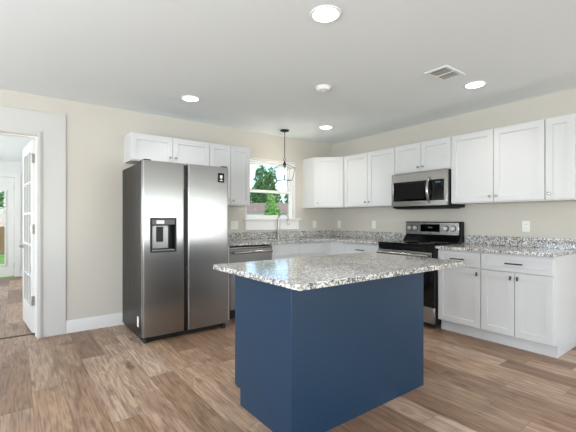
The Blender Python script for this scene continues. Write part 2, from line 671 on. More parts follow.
b.slab([DX0, DX0 + 0.012, DX1 - 0.012, DX1], [0, DZ - 0.012, DZ], lambda u, v, t: (u, -0.017 + 0.18 * t, v), lambda u, v: not (DX0 + 0.012 < u < DX1 - 0.012 and v < DZ - 0.012))
b.slab([DX0 + 0.012, DX0 + 0.024, DX1 - 0.024, DX1 - 0.012], [0, DZ - 0.024, DZ - 0.012], lambda u, v, t: (u, 0.05 + 0.06 * t, v), lambda u, v: not (DX0 + 0.024 < u < DX1 - 0.024 and v < DZ - 0.024))
b.build('jamb', M['trim'], cas, 0.001)
b = MB()
b.box(DX0 + 0.02, DX1 - 0.02, 0.165, 0.205, 0.0, 0.006)
struct(b.build('trim_2', M['strip'], None, 0.002), 'thin dark transition strip across the doorway')

# ------------------------------------------------------------------ french door leaf standing open into the next room
hx, hy = -4.118, 0.168
ud = Vector((-4.188 - hx, 0.90 - hy, 0))
DW = ud.length
nd = Vector((-ud.y, ud.x, 0)).normalized()     # outward side (towards the opening)
leafx = frame_xf((hx, hy, 0), ud, nd)
b = MB(leafx)
cols = [0.105, 0.105 + (DW - 0.21 - 0.04) / 3]
cw = (DW - 0.21 - 0.04) / 3
uc = [0, DW]
holes_u = []
for i in range(3):
    u0 = 0.105 + i * (cw + 0.02)
    holes_u.append((u0, u0 + cw))
    uc += [u0, u0 + cw]
vc = [0.012, 2.035]
holes_v = []
rh = (1.925 - 0.27 - 4 * 0.022) / 5
for i in range(5):
    z0 = 0.27 + i * (rh + 0.022)
    holes_v.append((z0, z0 + rh))
    vc += [z0, z0 + rh]
b.slab(uc, vc, lambda u, v, t: (u, -0.019 + 0.038 * t, v),
       lambda u, v: not (any(p < u < q for p, q in holes_u) and any(p < v < q for p, q in holes_v)))
leaf = struct(b.build('door_1', M['trim'], None, 0.003), 'white multi-pane glazed door standing open into the next room')
b = MB(leafx)
for p, q in holes_u:
    for r, w in holes_v:
        b.box(p - 0.004, q + 0.004, -0.003, 0.003, r - 0.004, w + 0.004)
b.build('glass', M['doorpane'], leaf)
for z in (0.35, 1.10, 1.84):
    b = MB(leafx)
    b.cyl((-0.008, 0.018, z - 0.05), (-0.008, 0.018, z + 0.05), 0.008, 10)
    b.box(-0.003, 0.0005, -0.016, 0.016, z - 0.05, z + 0.05)
    b.build('hinge', M['nickel'], leaf)
for sgn in (1, -1):
    b = MB(leafx)
    b.lathe([(0, 0.019), (0.026, 0.019), (0.026, 0.027), (0.012, 0.03), (0.012, 0.05), (0, 0.05)], (DW - 0.06, 0, 0.885), (0, sgn, 0), 18)
    b.tube([(DW - 0.06, sgn * 0.05, 0.885), (DW - 0.075, sgn * 0.056, 0.885), (DW - 0.17, sgn * 0.058, 0.885)], 0.009, 10)
    b.build('lever_handle', M['nickel'], leaf)

# exterior door with one tall glass pane, far end of the next room
b = MB()
b.slab([EX0 + 0.02, -5.06, -4.45, EX1 - 0.02], [0.02, 0.27, 1.77, 2.07], lambda u, v, t: (u, 5.06 - 0.045 * t, v), lambda u, v: not (-5.06 < u < -4.45 and 0.27 < v < 1.77))
d2 = struct(b.build('door_2', M['trim'], None, 0.003), 'white exterior door with a tall glass pane')
MB().slab([-5.09, -5.06, -4.45, -4.42], [0.24, 0.27, 1.77, 1.80], lambda u, v, t: (u, 5.015 - 0.014 * t, v), lambda u, v: not (-5.06 < u < -4.45 and 0.27 < v < 1.77)).build('glazing_bead', M['trim'], d2, 0.003)
MB().box(-5.065, -4.445, 5.034, 5.042, 0.265, 1.775).build('glass', M['doorpane'], d2)
for z in (0.24, 1.05, 1.86):
    MB().cyl((EX1 - 0.02, 5.012, z - 0.05), (EX1 - 0.02, 5.012, z + 0.05), 0.009, 10).build('hinge', M['nickel'], d2)
b = MB()
b.slab([EX0 - 0.09, EX0 + 0.015, EX1 - 0.015, EX1 + 0.09], [0, 2.08, 2.18], lambda u, v, t: (u, 5.0 - 0.018 * t, v), lambda u, v: not (EX0 + 0.015 < u < EX1 - 0.015 and v < 2.08))
b.slab([EX0, EX0 + 0.018, EX1 - 0.018, EX1], [0, 2.072, 2.09], lambda u, v, t: (u, 5.0 + 0.14 * t, v), lambda u, v: not (EX0 + 0.018 < u < EX1 - 0.018 and v < 2.072))
struct(b.build('trim_3', M['trim'], None, 0.003), 'white casing of the exterior door')

# ------------------------------------------------------------------ kitchen window
FY0, FY1 = 0.075, 0.135
gx0, gx1, gz0, gz1 = WX0 + 0.055, WX1 - 0.055, 1.262, 2.055
b = MB()
b.slab([WX0, WX0 + 0.03, WX1 - 0.03, WX1], [WZ0, WZ0 + 0.03, WZ1 - 0.03, WZ1], lambda u, v, t: (u, FY1 + 0.01 - 0.075 * t, v), lambda u, v: not (WX0 + 0.03 < u < WX1 - 0.03 and WZ0 + 0.03 < v < WZ1 - 0.03))
win = struct(b.build('window_1', M['vinyl_lit'], None, 0.003), 'white double-hung window over the sink')
mid = 1.617
for nm, z0, z1, y0 in (('lower_sash', WZ0 + 0.03, mid + 0.022, 0.084), ('upper_sash', mid - 0.022, WZ1 - 0.03, 0.114)):
    b = MB()
    a0, a1 = z0 + (0.027 if nm == 'lower_sash' else 0.042), z1 - (0.042 if nm == 'lower_sash' else 0.036)
    b.slab([WX0 + 0.03, gx0, gx1, WX1 - 0.03], [z0, a0, a1, z1], lambda u, v, t: (u, y0 + 0.026 - 0.026 * t, v), lambda u, v: not (gx0 < u < gx1 and a0 < v < a1))
    sa = b.build(nm, M['vinyl_lit'], win, 0.002)
    MB().box(gx0 - 0.005, gx1 + 0.005, y0 + 0.011, y0 + 0.015, a0 - 0.005, a1 + 0.005).build('glass', M['pane'], sa)
b = MB()                                       # white return lining the hole
b.slab([WX0 - 0.001, WX0 + 0.008, WX1 - 0.008, WX1 + 0.001], [WZ0 - 0.001, WZ0 + 0.006, WZ1 - 0.008, WZ1 + 0.001], lambda u, v, t: (u, -0.001 + 0.08 * t, v), lambda u, v: not (WX0 + 0.008 < u < WX1 - 0.008 and WZ0 + 0.006 < v < WZ1 - 0.008))
b.build('window_return', M['vinyl_lit'], win)
b = MB()
b.box(-1.715, -0.68, -0.035, -0.0005, 1.19, 1.21)
b.box(WX0 + 0.008, WX1 - 0.008, -0.001, 0.068, 1.19, 1.2125)
b.build('window_sill', M['vinyl_lit'], win, 0.004)
MB().box(-1.68, -0.715, -0.016, -0.0005, 1.045, 1.19).build('apron', M['vinyl_lit'], win, 0.003)

# plain frames for the unseen windows that the area lamps stand behind
def frame_window(name, xf, w, z0, z1, cuts):
    b = MB(xf)
    us = [-w / 2, -w / 2 + 0.05, w / 2 - 0.05, w / 2]
    for c in cuts:
        us += [c - 0.025, c + 0.025]
    def keep(u, v):
        if not (z0 + 0.05 < v < z1 - 0.05) or abs(u) > w / 2 - 0.05:
            return True
        return any(abs(u - c) < 0.025 for c in cuts)
    b.slab(us, [z0, z0 + 0.05, z1 - 0.05, z1], lambda u, v, t: (u, -0.075 + 0.05 * t, v), keep)
    struct(b.build(name, M['trim'], None, 0.003))


frame_window('window_2', frame_xf((-0.1, REAR, 0), (1, 0, 0), (0, 1, 0)), 5.2, 0.41, 2.03, [-1.3, 0, 1.3])
frame_window('window_3', frame_xf((-5.4, REAR, 0), (1, 0, 0), (0, 1, 0)), 1.5, 0.59, 2.01, [0])
frame_window('window_4', frame_xf((WEST, -3.9, 0), (0, 1, 0), (1, 0, 0)), 2.4, 0.32, 2.12, [0])
frame_window('added_window_6', frame_xf((WEST, -1.45, 0), (0, 1, 0), (1, 0, 0)), 1.8, 0.55, 2.05, [0])  # unseen extra window, added to bring in more side light
frame_window('window_5', frame_xf((WEST, 2.6, 0), (0, 1, 0), (1, 0, 0)), 2.2, 0.55, 2.05, [0])

# ------------------------------------------------------------------ cabinets
def shaker(xf, u0, u1, z0, z1, n0, name, mat, parent, stile=0.057, thick=0.02):
    """Five-piece door: frame with a recessed flat panel, one closed shell."""
    b = MB(xf)
    def rect(m, n):
        return [b.v((u, n, z)) for u, z in ((u0 + m, z0 + m), (u1 - m, z0 + m), (u1 - m, z1 - m), (u0 + m, z1 - m))]
    rings = [rect(0, n0), rect(0, n0 + thick - 0.0015), rect(0.0015, n0 + thick), rect(stile, n0 + thick), rect(stile + 0.002, n0 + thick - 0.012)]
    for a, c in zip(rings, rings[1:]):
        for i in range(4):
            j = (i + 1) % 4
            b.face([a[i], a[j], c[j], c[i]])
    b.face(rings[0])
    b.face(rings[-1])
    return b.build(name, mat, parent, angle=20)


def knob(xf, u, z, n, parent, mat):
    b = MB(xf)
    b.lathe([(0, 0), (0.008, 0), (0.0055, 0.004), (0.005, 0.013), (0.012, 0.018), (0.0145, 0.023), (0.012, 0.028), (0, 0.030)], (u, n, z), (0, 1, 0), 14)
    return b.build('knob', mat, parent)


def upright(xf, u, z, n, parent):
    b = MB(xf)
    b.cyl((u, n - 0.001, z), (u, n + 0.02, z), 0.005, 10)
    b.tube([(u, n + 0.022, z - 0.021), (u, n + 0.023, z - 0.017), (u, n + 0.024, z), (u, n + 0.023, z + 0.017), (u, n + 0.022, z + 0.021)], [0.003, 0.0075, 0.0085, 0.0075, 0.003], 12)
    return b.build('knob', M['pull'], parent)


def barpull(xf, u, z, n, parent, L=0.15):
    b = MB(xf)
    b.cyl((u - L / 2, n + 0.028, z), (u + L / 2, n + 0.028, z), 0.006, 12)
    for s in (-1, 1):
        b.cyl((u + s * L * 0.33, n - 0.001, z), (u + s * L * 0.33, n + 0.028, z), 0.005, 10)
    return b.build('handle', M['pull'], parent)


G = 0.0028                                     # half gap between neighbouring doors
UP = 'white shaker wall cabinets'
LO = 'white shaker base cabinets'


def upper(label, xf, u0, u1, z0, z1, ndoors, knobs, depth=0.305, rail=True, root=None):
    w = xf @ Vector(((u0 + u1) / 2, 0, z0))
    t = thing('upper_cabinet', label, 'cabinet', w, UP)
    b = MB(xf)
    b.box(u0 + 0.0004, u1 - 0.0004, 0.001, depth, z0, z1)
    b.build('carcass', M['cab'], t, 0.001)
    W = (u1 - u0) / ndoors
    for i in range(ndoors):
        a, c = u0 + i * W + G, u0 + (i + 1) * W - G
        d = shaker(xf, a, c, z0 + 0.012, z1 - 0.012, depth, 'door', M['cab'], t, 0.057)
        side = knobs[i]
        ku = c - 0.03 if side > 0 else a + 0.03
        knob(xf, ku, z0 + 0.065, depth + 0.02, d, M['nickel'])
    return t


BK = frame_xf((0, 0, 0), (1, 0, 0), (0, -1, 0))      # back wall: across = +x
RT = frame_xf((0, 0, 0), (0, -1, 0), (-1, 0, 0))     # right wall: across = -y
UB, UT = 1.378, 2.146
upper('short white two-door wall cabinet above the refrigerator', BK, -3.282, -2.367, 1.842, UT, 2, (1, -1))
upper('tall narrow white two-door wall cabinet between refrigerator and window', BK, -2.366, -1.79, UB, UT, 2, (1, -1))
upper('white two-door wall cabinet between the corner cabinet and the microwave', RT, 0.612, 1.523, UB, UT, 2, (1, -1))
upper('short white two-door wall cabinet directly above the microwave', RT, 1.525, 2.286, 1.776, UT, 2, (1, -1))
upper('wide white two-door wall cabinet next to the microwave, over the end counter', RT, 2.288, 3.200, UB, UT, 2, (1, -1))
upper('narrow white single-door wall cabinet ending the run over the end counter', RT, 3.202, 3.43, UB, UT, 1, (-1,))
# diagonal corner cabinet
t = thing('upper_cabinet', 'white corner wall cabinet with one angled door', 'cabinet', (-0.3, -0.3, UB), UP)
b = MB()
b.prism([(-0.001, -0.001), (-0.632, -0.001), (-0.632, -0.288), (-0.305, -0.61), (-0.001, -0.61)], UB, UT)
b.build('carcass', M['cab'], t, 0.001)
dgv = Vector((-0.305 + 0.632, -0.61 + 0.288, 0))
DG = frame_xf((-0.632, -0.288, 0), dgv, (dgv.y, -dgv.x, 0))
dgl = dgv.length
d = shaker(DG, 0.022, dgl - 0.022, UB + 0.012, UT - 0.012, 0.0, 'door', M['cab'], t)
knob(DG, 0.05, UB + 0.065, 0.02, d, M['nickel'])

TK = 0.112                                     # toe-kick height
CU = 0.8835                                    # cabinet top under the stone
BD = 0.578


def base(label, xf, u0, u1, fronts, cat='cabinet', endpanel=None):
    """fronts: list of (kind, u0, u1, z0, z1, knob side)."""
    t = thing('base_cabinet', label, 'cabinet', xf @ Vector(((u0 + u1) / 2, BD / 2, 0)), LO)
    b = MB(xf)
    b.box(u0 + 0.0004, u1 - 0.0004, 0.001, BD, TK, CU)
    b.build('carcass', M['cab'], t, 0.001)
    b = MB(xf)
    b.box(u0 + 0.0004, u1 - 0.0004, 0.02, BD - 0.05, 0.0, TK)
    b.build('toe_kick', M['cab'], t)
    for k, a, c, z0, z1, ks in fronts:
        if k == 'drawer':
            d = shaker(xf, a + G, c - G, z0, z1, BD, 'drawer', M['cab'], t, 0.04)
            if ks:
                barpull(xf, (a + c) / 2, (z0 + z1) / 2, BD + 0.02, d)
        else:
            d = shaker(xf, a + G, c - G, z0, z1, BD, 'door', M['cab'], t)
            upright(xf, (c - 0.03) if ks > 0 else (a + 0.03), z1 - 0.05, BD + 0.02, d)
    return t


D0, D1, R0, R1 = TK + 0.006, 0.708, 0.714, 0.868
base('white sink base cabinet with two false drawer fronts under the window', BK, -1.627, -0.702,
     [('drawer', -1.627, -1.1645, R0, R1, 0), ('drawer', -1.1645, -0.702, R0, R1, 0), ('door', -1.627, -1.1645, D0, D1, 1), ('door', -1.1645, -0.702, D0, D1, -1)])
base('white single-drawer base cabinet between the inside corner and the range', RT, 0.862, 1.522,
     [('drawer', 0.862, 1.522, R0, R1, 1), ('door', 0.862, 1.192, D0, D1, 1), ('door', 1.192, 1.522, D0, D1, -1)])
base('white one-drawer one-door base cabinet right beside the range'.replace('right ', ''), RT, 2.288, 2.742,
     [('drawer', 2.288, 2.742, R0, R1, 1), ('door', 2.288, 2.742, D0, D1, 1)])
t = base('white end base cabinet with one drawer above two doors and a side panel', RT, 2.744, 3.352,
         [('drawer', 2.744, 3.352, R0, R1, 1), ('door', 2.744, 3.048, D0, D1, 1), ('door', 3.048, 3.352, D0, D1, -1)])
b = MB(RT)                                     # finished end with the toe-kick notch
b.slab([0.001, BD - 0.05, BD + 0.001], [0.0, TK, CU], lambda u, v, tt: (3.352 + 0.006 * tt, u, v), lambda u, v: not (u > BD - 0.05 and v < TK))
b.build('end_panel', M['cab'], t, 0.001)
# blind corner and the filler beside the dishwasher
t = thing('base_cabinet', 'plain white filler-front cabinet filling the inside corner of the counter run', 'cabinet', (-0.3, -0.3, 0), LO)
b = MB()
b.prism([(-0.001, -0.001), (-0.7015, -0.001), (-0.7015, -BD - 0.018), (-BD - 0.018, -BD - 0.018), (-BD - 0.018, -0.8615), (-0.001, -0.8615)], TK, CU)
b.build('carcass', M['cab'], t, 0.001)
b = MB()
b.prism([(-0.02, -0.02), (-0.7015, -0.02), (-0.7015, -0.528), (-0.528, -0.528), (-0.528, -0.8615), (-0.02, -0.8615)], 0, TK)
b.build('toe_kick', M['cab'], t)
t = thing('base_cabinet', 'slim white end panel closing the counter run between refrigerator and dishwasher', 'cabinet', (-2.3, -0.3, 0), LO)
MB().box(-2.372, -2.2415, -0.598, -0.001, 0.0, CU).build('carcass', M['cab'], t, 0.001)

# ------------------------------------------------------------------ granite worktops
CT0, CT = 0.8842, 0.9142
FE = -0.648
SKX0, SKX1, SKY0, SKY1 = -1.53, -0.81, -0.52, -0.12
t = thing('granite_countertop', 'L-shaped speckled grey granite counter under the window, running to the range', 'countertop', (-1.0, -0.3, CT0))
b = MB()
b.slab([-2.378, SKX0, SKX1, FE, -0.001], [-1.522, FE, SKY0, SKY1, -0.001], lambda u, v, tt: (u, v, CT0 + (CT - CT0) * tt),
       lambda u, v: (v > FE or u > FE) and not (SKX0 < u < SKX1 and SKY0 < v < SKY1))
b.build('slab', M['granite'], t, 0.004)
b = MB()
b.slab([-2.378, -0.022, -0.001], [-1.522, -0.022, -0.001], lambda u, v, tt: (u, v, CT + 0.0006 + 0.1012 * tt), lambda u, v: v > -0.022 or u > -0.022)
b.build('backsplash', M['granite'], t, 0.002)
t = thing('granite_countertop', 'straight speckled grey granite counter on the end base cabinets beside the range', 'countertop', (-0.3, -2.83, CT0))
b = MB()
r = 0.02
b.prism([(-0.001, -2.2885), (FE, -2.2885), (FE, -3.378 + r), (FE + r * 0.3, -3.378 + r * 0.3), (FE + r, -3.378), (-0.001, -3.378)], CT0, CT)
b.build('slab', M['granite'], t, 0.004)
MB().box(-0.022, -0.001, -3.378, -2.2885, CT + 0.0006, CT + 0.1018).build('backsplash', M['granite'], t, 0.002)

# sink: thin-walled undermount bowl
t = thing('kitchen_sink', 'stainless undermount sink in the counter below the window', 'sink', (-1.17, -0.32, 0.70))
b = MB()
m = 0.03
def sinkpt(u, v, tt):
    return (u, v, 0)
o1 = [(SKX0 - m, SKY0 - 0.025), (SKX1 + m, SKY0 - 0.025), (SKX1 + m, SKY1 + m), (SKX0 - m, SKY1 + m)]
i1 = [(SKX0 + 0.002, SKY0 + 0.002), (SKX1 - 0.002, SKY0 + 0.002), (SKX1 - 0.002, SKY1 - 0.002), (SKX0 + 0.002, SKY1 - 0.002)]
i2 = [(SKX0 + 0.015, SKY0 + 0.015), (SKX1 - 0.015, SKY0 + 0.015), (SKX1 - 0.015, SKY1 - 0.015), (SKX0 + 0.015, SKY1 - 0.015)]
rings = [[b.v((x, y, CT0 - 0.001)) for x, y in o1], [b.v((x, y, CT0 - 0.001)) for x, y in i1], [b.v((x, y, 0.71)) for x, y in i2]]
for a, c in zip(rings, rings[1:]):
    for i in range(4):
        b.face([a[i], a[(i + 1) % 4], c[(i + 1) % 4], c[i]])
b.face(rings[-1])
b.build('bowl', M['sinksteel'], t)
MB().lathe([(0, 0), (0.045, 0), (0.045, 0.003), (0.03, 0.004), (0.028, 0.001), (0, 0.001)], (-1.17, -0.32, 0.7102)).build('drain', M['chrome'], t)

# faucet: gooseneck with a pull-down head, turned out over the bowl
FX, FY = -1.155, -0.075
t = thing('kitchen_faucet', 'brushed nickel gooseneck faucet standing behind the sink below the window', 'faucet', (FX, FY, CT))
MB().lathe([(0, 0), (0.027, 0), (0.027, 0.008), (0.021, 0.012), (0.019, 0.075), (0.0135, 0.085), (0, 0.085)], (FX, FY, CT + 0.0004)).build('base', M['nickel'], t)
fd = Vector((0.62, -0.78, 0)).normalized()
path = [Vector((FX, FY, CT + 0.08)), Vector((FX, FY, CT + 0.2)), Vector((FX, FY, CT + 0.30))]
RR = 0.076
for k in range(1, 15):
    an = PI * k / 14
    path.append(Vector((FX, FY, CT + 0.30)) + fd * (RR - RR * math.cos(an)) + Vector((0, 0, RR * math.sin(an))))
e = path[-1]
path.append(e + Vector((0, 0, -0.03)))
MB().tube(path, 0.013, 12).build('spout', M['nickel'], t)
MB().lathe([(0, 0.0), (0.0145, 0.0), (0.0165, 0.02), (0.017, 0.085), (0.0135, 0.095), (0, 0.095)], e + Vector((0, 0, -0.10))).build('spray_head', M['nickel'], t)
MB().tube([(FX + 0.017, FY, CT + 0.05), (FX + 0.035, FY - 0.003, CT + 0.052), (FX + 0.06, FY - 0.02, CT + 0.062), (FX + 0.115, FY - 0.05, CT + 0.07)], [0.011, 0.010, 0.006, 0.005], 10).build('handle', M['nickel'], t)

# ------------------------------------------------------------------ island
IX0, IX1, IY0, IY1 = -3.113, -1.911, -2.945, -2.345
t = thing('kitchen_island', 'navy blue island cabinet with plain panelled sides standing on the plank floor', 'island', ((IX0 + IX1) / 2, (IY0 + IY1) / 2, 0))
b = MB()
b.slab([IY0, IY1 - 0.055, IY1], [0.0, 0.104, 0.8835], lambda u, v, tt: (IX0 + (IX1 - IX0) * tt, u, v), lambda u, v: not (u > IY1 - 0.055 and v < 0.104))
b.build('body', M['blue'], t, 0.002)
b = MB()
b.box(IX0 - 0.004, IX1 + 0.004, IY0 - 0.006, IY0 + 0.001, 0.0, 0.883)
b.build('back_panel', M['blue'], t, 0.0015)
IF = frame_xf((0, IY1, 0), (-1, 0, 0), (0, 1, 0))
W4 = (IX1 - IX0) / 4
for k in range(2):
    a = -IX1 + k * 2 * W4
    d = shaker(IF, a + G, a + 2 * W4 - G, 0.714, 0.868, 0.0, 'drawer', M['blue'], t, 0.04)
    barpull(IF, a + W4, 0.79, 0.02, d)
    for j in range(2):
        d = shaker(IF, a + j * W4 + G, a + (j + 1) * W4 - G, 0.112, 0.708, 0.0, 'door', M['blue'], t)
        knob(IF, a + (W4 - 0.03 if j == 0 else W4 + 0.03), 0.66, 0.02, d, M['pull'])
SX0, SX1, SY0, SY1 = -3.268, -1.794, -3.204, -2.315
b = MB()
def rr(x0, x1, y0, y1, r, n=5):
    out = []
    for cx, cy, a0 in ((x1 - r, y1 - r, 0), (x0 + r, y1 - r, 90), (x0 + r, y0 + r, 180), (x1 - r, y0 + r, 270)):
        for k in range(n + 1):
            an = math.radians(a0 + 90 * k / n)
            out.append((cx + r * math.cos(an), cy + r * math.sin(an)))
    return out
b.prism(rr(SX0, SX1, SY0, SY1, 0.012), CT0, CT)
o = b.build('island_countertop', M['granite'], None, 0.004)
tag(o, 'glossy speckled grey granite slab on top of the navy island', 'countertop')

# ------------------------------------------------------------------ refrigerator
FX0, FX1, FH = -3.302, -2.388, 1.774
FF = -0.864                                    # door front
t = thing('refrigerator', 'stainless steel side-by-side refrigerator with a water dispenser', 'refrigerator', ((FX0 + FX1) / 2, -0.42, 0))
MB().box(FX0, FX1, -0.785, -0.03, 0.03, FH - 0.012).build('cabinet_body', M['side'], t, 0.006)
MB().box(FX0 + 0.02, FX1 - 0.02, -0.80, -0.74, 0.004, 0.055).build('kick_grille', M['rubber'], t, 0.003)
for x in (FX0 + 0.04, FX1 - 0.04):
    MB().cyl((x, -0.815, 0.0), (x, -0.815, 0.05), 0.02).build('foot', M['rubber'], t)
LX1, RX0 = -2.893, -2.852
DSX0, DSX1, DSZ0, DSZ1 = -3.222, -2.99, 0.89, 1.205


def fridge_door(x0, x1, hole, name):
    n = 22
    us = [x0 + (x1 - x0) * k / n for k in range(n + 1)]
    rad = 0.010
    us += [x0 + rad * f for f in (0.06, 0.2, 0.45, 0.75)] + [x1 - rad * f for f in (0.06, 0.2, 0.45, 0.75)]
    vs = [0.062, FH]
    if hole:
        us = [u for u in us if abs(u - hole[0]) > 0.006 and abs(u - hole[1]) > 0.006] + [hole[0], hole[1]]
        vs += [hole[2], hole[3]]
    us = sorted(set(round(u, 5) for u in us))
    def f(u, v, tt):
        if tt == 0:
            return (u, -0.792, v)
        c = (u - (x0 + x1) / 2) / ((x1 - x0) / 2)
        bulge = 0.006 * (1 - c * c)
        e = min(u - x0, x1 - u)
        rnd = rad - math.sqrt(max(0.0, rad * rad - (rad - min(e, rad)) ** 2))
        return (u, FF + 0.010 - bulge + rnd, v)
    b = MB()
    b.slab(us, vs, f, (lambda u, v: not (hole[0] < u < hole[1] and hole[2] < v < hole[3])) if hole else None)
    return b.build(name, M['steel'], t, 0.006, 3, 50)


ld = fridge_door(FX0, LX1, (DSX0, DSX1, DSZ0, DSZ1), 'freezer_door')
rd = fridge_door(RX0, FX1, None, 'fridge_door')
# handle channel between the doors: grey full height, black grip pocket
MB().box(LX1 + 0.001, RX0 - 0.001, -0.80, -0.792, 0.07, FH - 0.01).build('handle_channel', M['side'], t)
MB().box(LX1 + 0.002, RX0 - 0.002, -0.846, -0.801, 0.72, 1.52).build('handle_pocket', M['rubber'], t, 0.004)
for x in (FX0 + 0.045, FX1 - 0.045):
    MB().box(x - 0.035, x + 0.035, -0.85, -0.70, FH - 0.012, FH + 0.012).build('hinge_cover', M['rubber'], t, 0.006)
# dispenser
b = MB()
b.slab([DSX0 - 0.012, DSX0 + 0.004, DSX1 - 0.004, DSX1 + 0.012], [DSZ0 - 0.012, DSZ0 + 0.004, DSZ1 - 0.004, DSZ1 + 0.012], lambda u, v, tt: (u, FF + 0.006 - 0.012 * tt, v), lambda u, v: not (DSX0 + 0.004 < u < DSX1 - 0.004 and DSZ0 + 0.004 < v < DSZ1 - 0.004))
dp = b.build('dispenser', M['rubber'], ld, 0.002)
b = MB()                                       # open box recessed into the door
x0, x1, z0, z1 = DSX0 + 0.001, DSX1 - 0.001, DSZ0 + 0.001, DSZ1 - 0.001
yb = -0.796
f8 = [b.v((x, y, z)) for x in (x0, x1) for y in (FF + 0.004, yb) for z in (z0, z1)]
for q in ((0, 1, 3, 2), (4, 6, 7, 5), (0, 2, 6, 4), (1, 5, 7, 3), (2, 3, 7, 6)):
    b.face([f8[i] for i in q])
b.build('recess', M['black'], dp)
MB().box(x0, x1, FF - 0.002, yb, z1 - 0.055, z1).build('control_panel', M['blackglass'], dp, 0.002)
MB().box(x0 + 0.045, x0 + 0.12, FF - 0.004, FF - 0.0018, z1 - 0.045, z1 - 0.012).build('lit_display', M['icelight'], dp)
MB().box(x0 + 0.012, x1 - 0.055, -0.828, yb - 0.0005, z0 + 0.02, z1 - 0.06).build('housing', M['panelgrey'], dp, 0.006)
MB().box(x0 + 0.055, x0 + 0.12, -0.842, -0.829, z0 + 0.09, z1 - 0.075).build('paddle', M['rubber'], dp, 0.006)
MB().box(x0, x1, FF + 0.002, yb, z0, z0 + 0.014).build('drip_tray', M['panelgrey'], dp, 0.002)
# black square sticker with a white mark, upper corner of the fridge door
sx, sz = -2.482, 1.655
MB().box(sx - 0.036, sx + 0.036, FF - 0.0012, FF + 0.01, sz - 0.05, sz + 0.05).build('sticker', M['black'], rd)
st = [o_ for o_ in rd.children][0]
b = MB()
b.box(sx - 0.014, sx + 0.014, FF - 0.0022, FF - 0.0013, sz - 0.002, sz + 0.028)
b.box(sx - 0.006, sx + 0.006, FF - 0.0022, FF - 0.0013, sz - 0.018, sz - 0.003)
b.box(sx - 0.018, sx + 0.018, FF - 0.0022, FF - 0.0013, sz - 0.034, sz - 0.026)
b.build('printed_mark', M['sticker'], st)
MB().box(FX0 - 0.0012, FX0 + 0.001, -0.712, -0.655, 0.135, 0.235).build('label', M['sticker'], t)

# ------------------------------------------------------------------ dishwasher
DX_0, DX_1 = -2.241, -1.629
t = thing('dishwasher', 'stainless steel dishwasher built in beside the sink cabinet', 'dishwasher', ((DX_0 + DX_1) / 2, -0.3, 0))
MB().box(DX_0 + 0.003, DX_1 - 0.003, -0.56, -0.03, 0.10, 0.868).build('tub', M['rubber'], t)
d = MB().box(DX_0 + 0.0012, DX_1 - 0.003, -0.608, -0.577, 0.115, 0.843).build('door', M['steel'], t, 0.006)
MB().box(DX_0 + 0.004, DX_1 - 0.004, -0.606, -0.577, 0.8465, 0.862).build('control_strip', M['steelx'], t, 0.003)
b = MB()
b.tube([(DX_0 + 0.03, -0.648, 0.80), (DX_1 - 0.03, -0.648, 0.80)], 0.017, 14)
for x in (DX_0 + 0.07, DX_1 - 0.07):
    b.cyl((x, -0.607, 0.80), (x, -0.648, 0.80), 0.008, 10)
b.build('handle', M['steelx'], d)
MB().box(DX_0 + 0.004, DX_1 - 0.004, -0.545, -0.50, 0.0, 0.10).build('toe_kick', M['rubber'], t)

# ------------------------------------------------------------------ range (local: across = -y, outward = -x)
RA, RB = 1.527, 2.283
t = thing('range', 'stainless and black electric range between the base cabinets', 'range', (-0.33, -(RA + RB) / 2, 0))
def rbox(name, mat, parent, u0, u1, n0, n1, z0, z1, bev=0.003):
    return MB(RT).box(u0, u1, n0, n1, z0, z1).build(name, mat, parent, bev)
rbox('body', M['black'], t, RA, RB, 0.02, 0.625, 0.05, 0.905)
for u in (RA + 0.04, RB - 0.04):
    for n in (0.07, 0.58):
        MB(RT).cyl((u, n, 0.0), (u, n, 0.05), 0.018).build('foot', M['rubber'], t)
ck = rbox('cooktop', M['blackglass'], t, RA - 0.0005, RB + 0.0005, 0.09, 0.668, 0.906, 0.926, 0.005)
for u, n, r in ((1.72, 0.50, 0.10), (2.09, 0.50, 0.085), (1.72, 0.24, 0.075), (2.09, 0.24, 0.095)):
    MB(RT).tube([(u + r * math.cos(a * PI / 16), n + r * math.sin(a * PI / 16), 0.9262) for a in range(32)], 0.0012, 6, True).build('burner_ring', M['panelgrey'], ck)
rbox('front_band', M['black'], t, RA, RB, 0.626, 0.655, 0.845, 0.904)
od = rbox('oven_door', M['blackglass'], t, RA + 0.002, RB - 0.002, 0.626, 0.662, 0.243, 0.842, 0.005)
rbox('door_trim', M['steelx'], od, RA + 0.004, RB - 0.03, 0.6625, 0.667, 0.735, 0.838, 0.002)
b = MB(RT)
b.tube([(RA + 0.03, 0.715, 0.80), (RB - 0.04, 0.715, 0.80)], 0.017, 14)
for u in (RA + 0.06, RB - 0.07):
    b.cyl((u, 0.665, 0.80), (u, 0.715, 0.80), 0.010, 10)
b.build('handle', M['steelx'], od)
dr = rbox('drawer', M['steel'], t, RA + 0.002, RB - 0.002, 0.626, 0.66, 0.062, 0.236, 0.006)
# backguard
b = MB(RT)                                     # sloping black riser
pr_ = [(0.02, 0.927), (0.155, 0.927), (0.088, 1.0), (0.088, 1.172), (0.02, 1.172)]
a = [b.v((RA, n, z)) for n, z in pr_]
c = [b.v((RB, n, z)) for n, z in pr_]
b.face(a)
b.face(c)
for i in range(5):
    b.face([a[i], a[(i + 1) % 5], c[(i + 1) % 5], c[i]])
bg = b.build('backguard', M['black'], t, 0.003)
cp = rbox('control_panel', M['steelx'], bg, RA + 0.006, RB - 0.022, 0.0885, 0.100, 1.008, 1.162, 0.004)
dsp = rbox('display', M['blackglass'], cp, 1.755, 2.02, 0.1003, 0.1025, 1.045, 1.14, 0.001)
b = MB(RT)
for k, du in enumerate((0, 0.013, 0.031, 0.044)):
    b.box(1.868 + du, 1.868 + du + 0.008, 0.1026, 0.1029, 1.092, 1.106)
b.build('clock_digits', M['digits'], dsp)
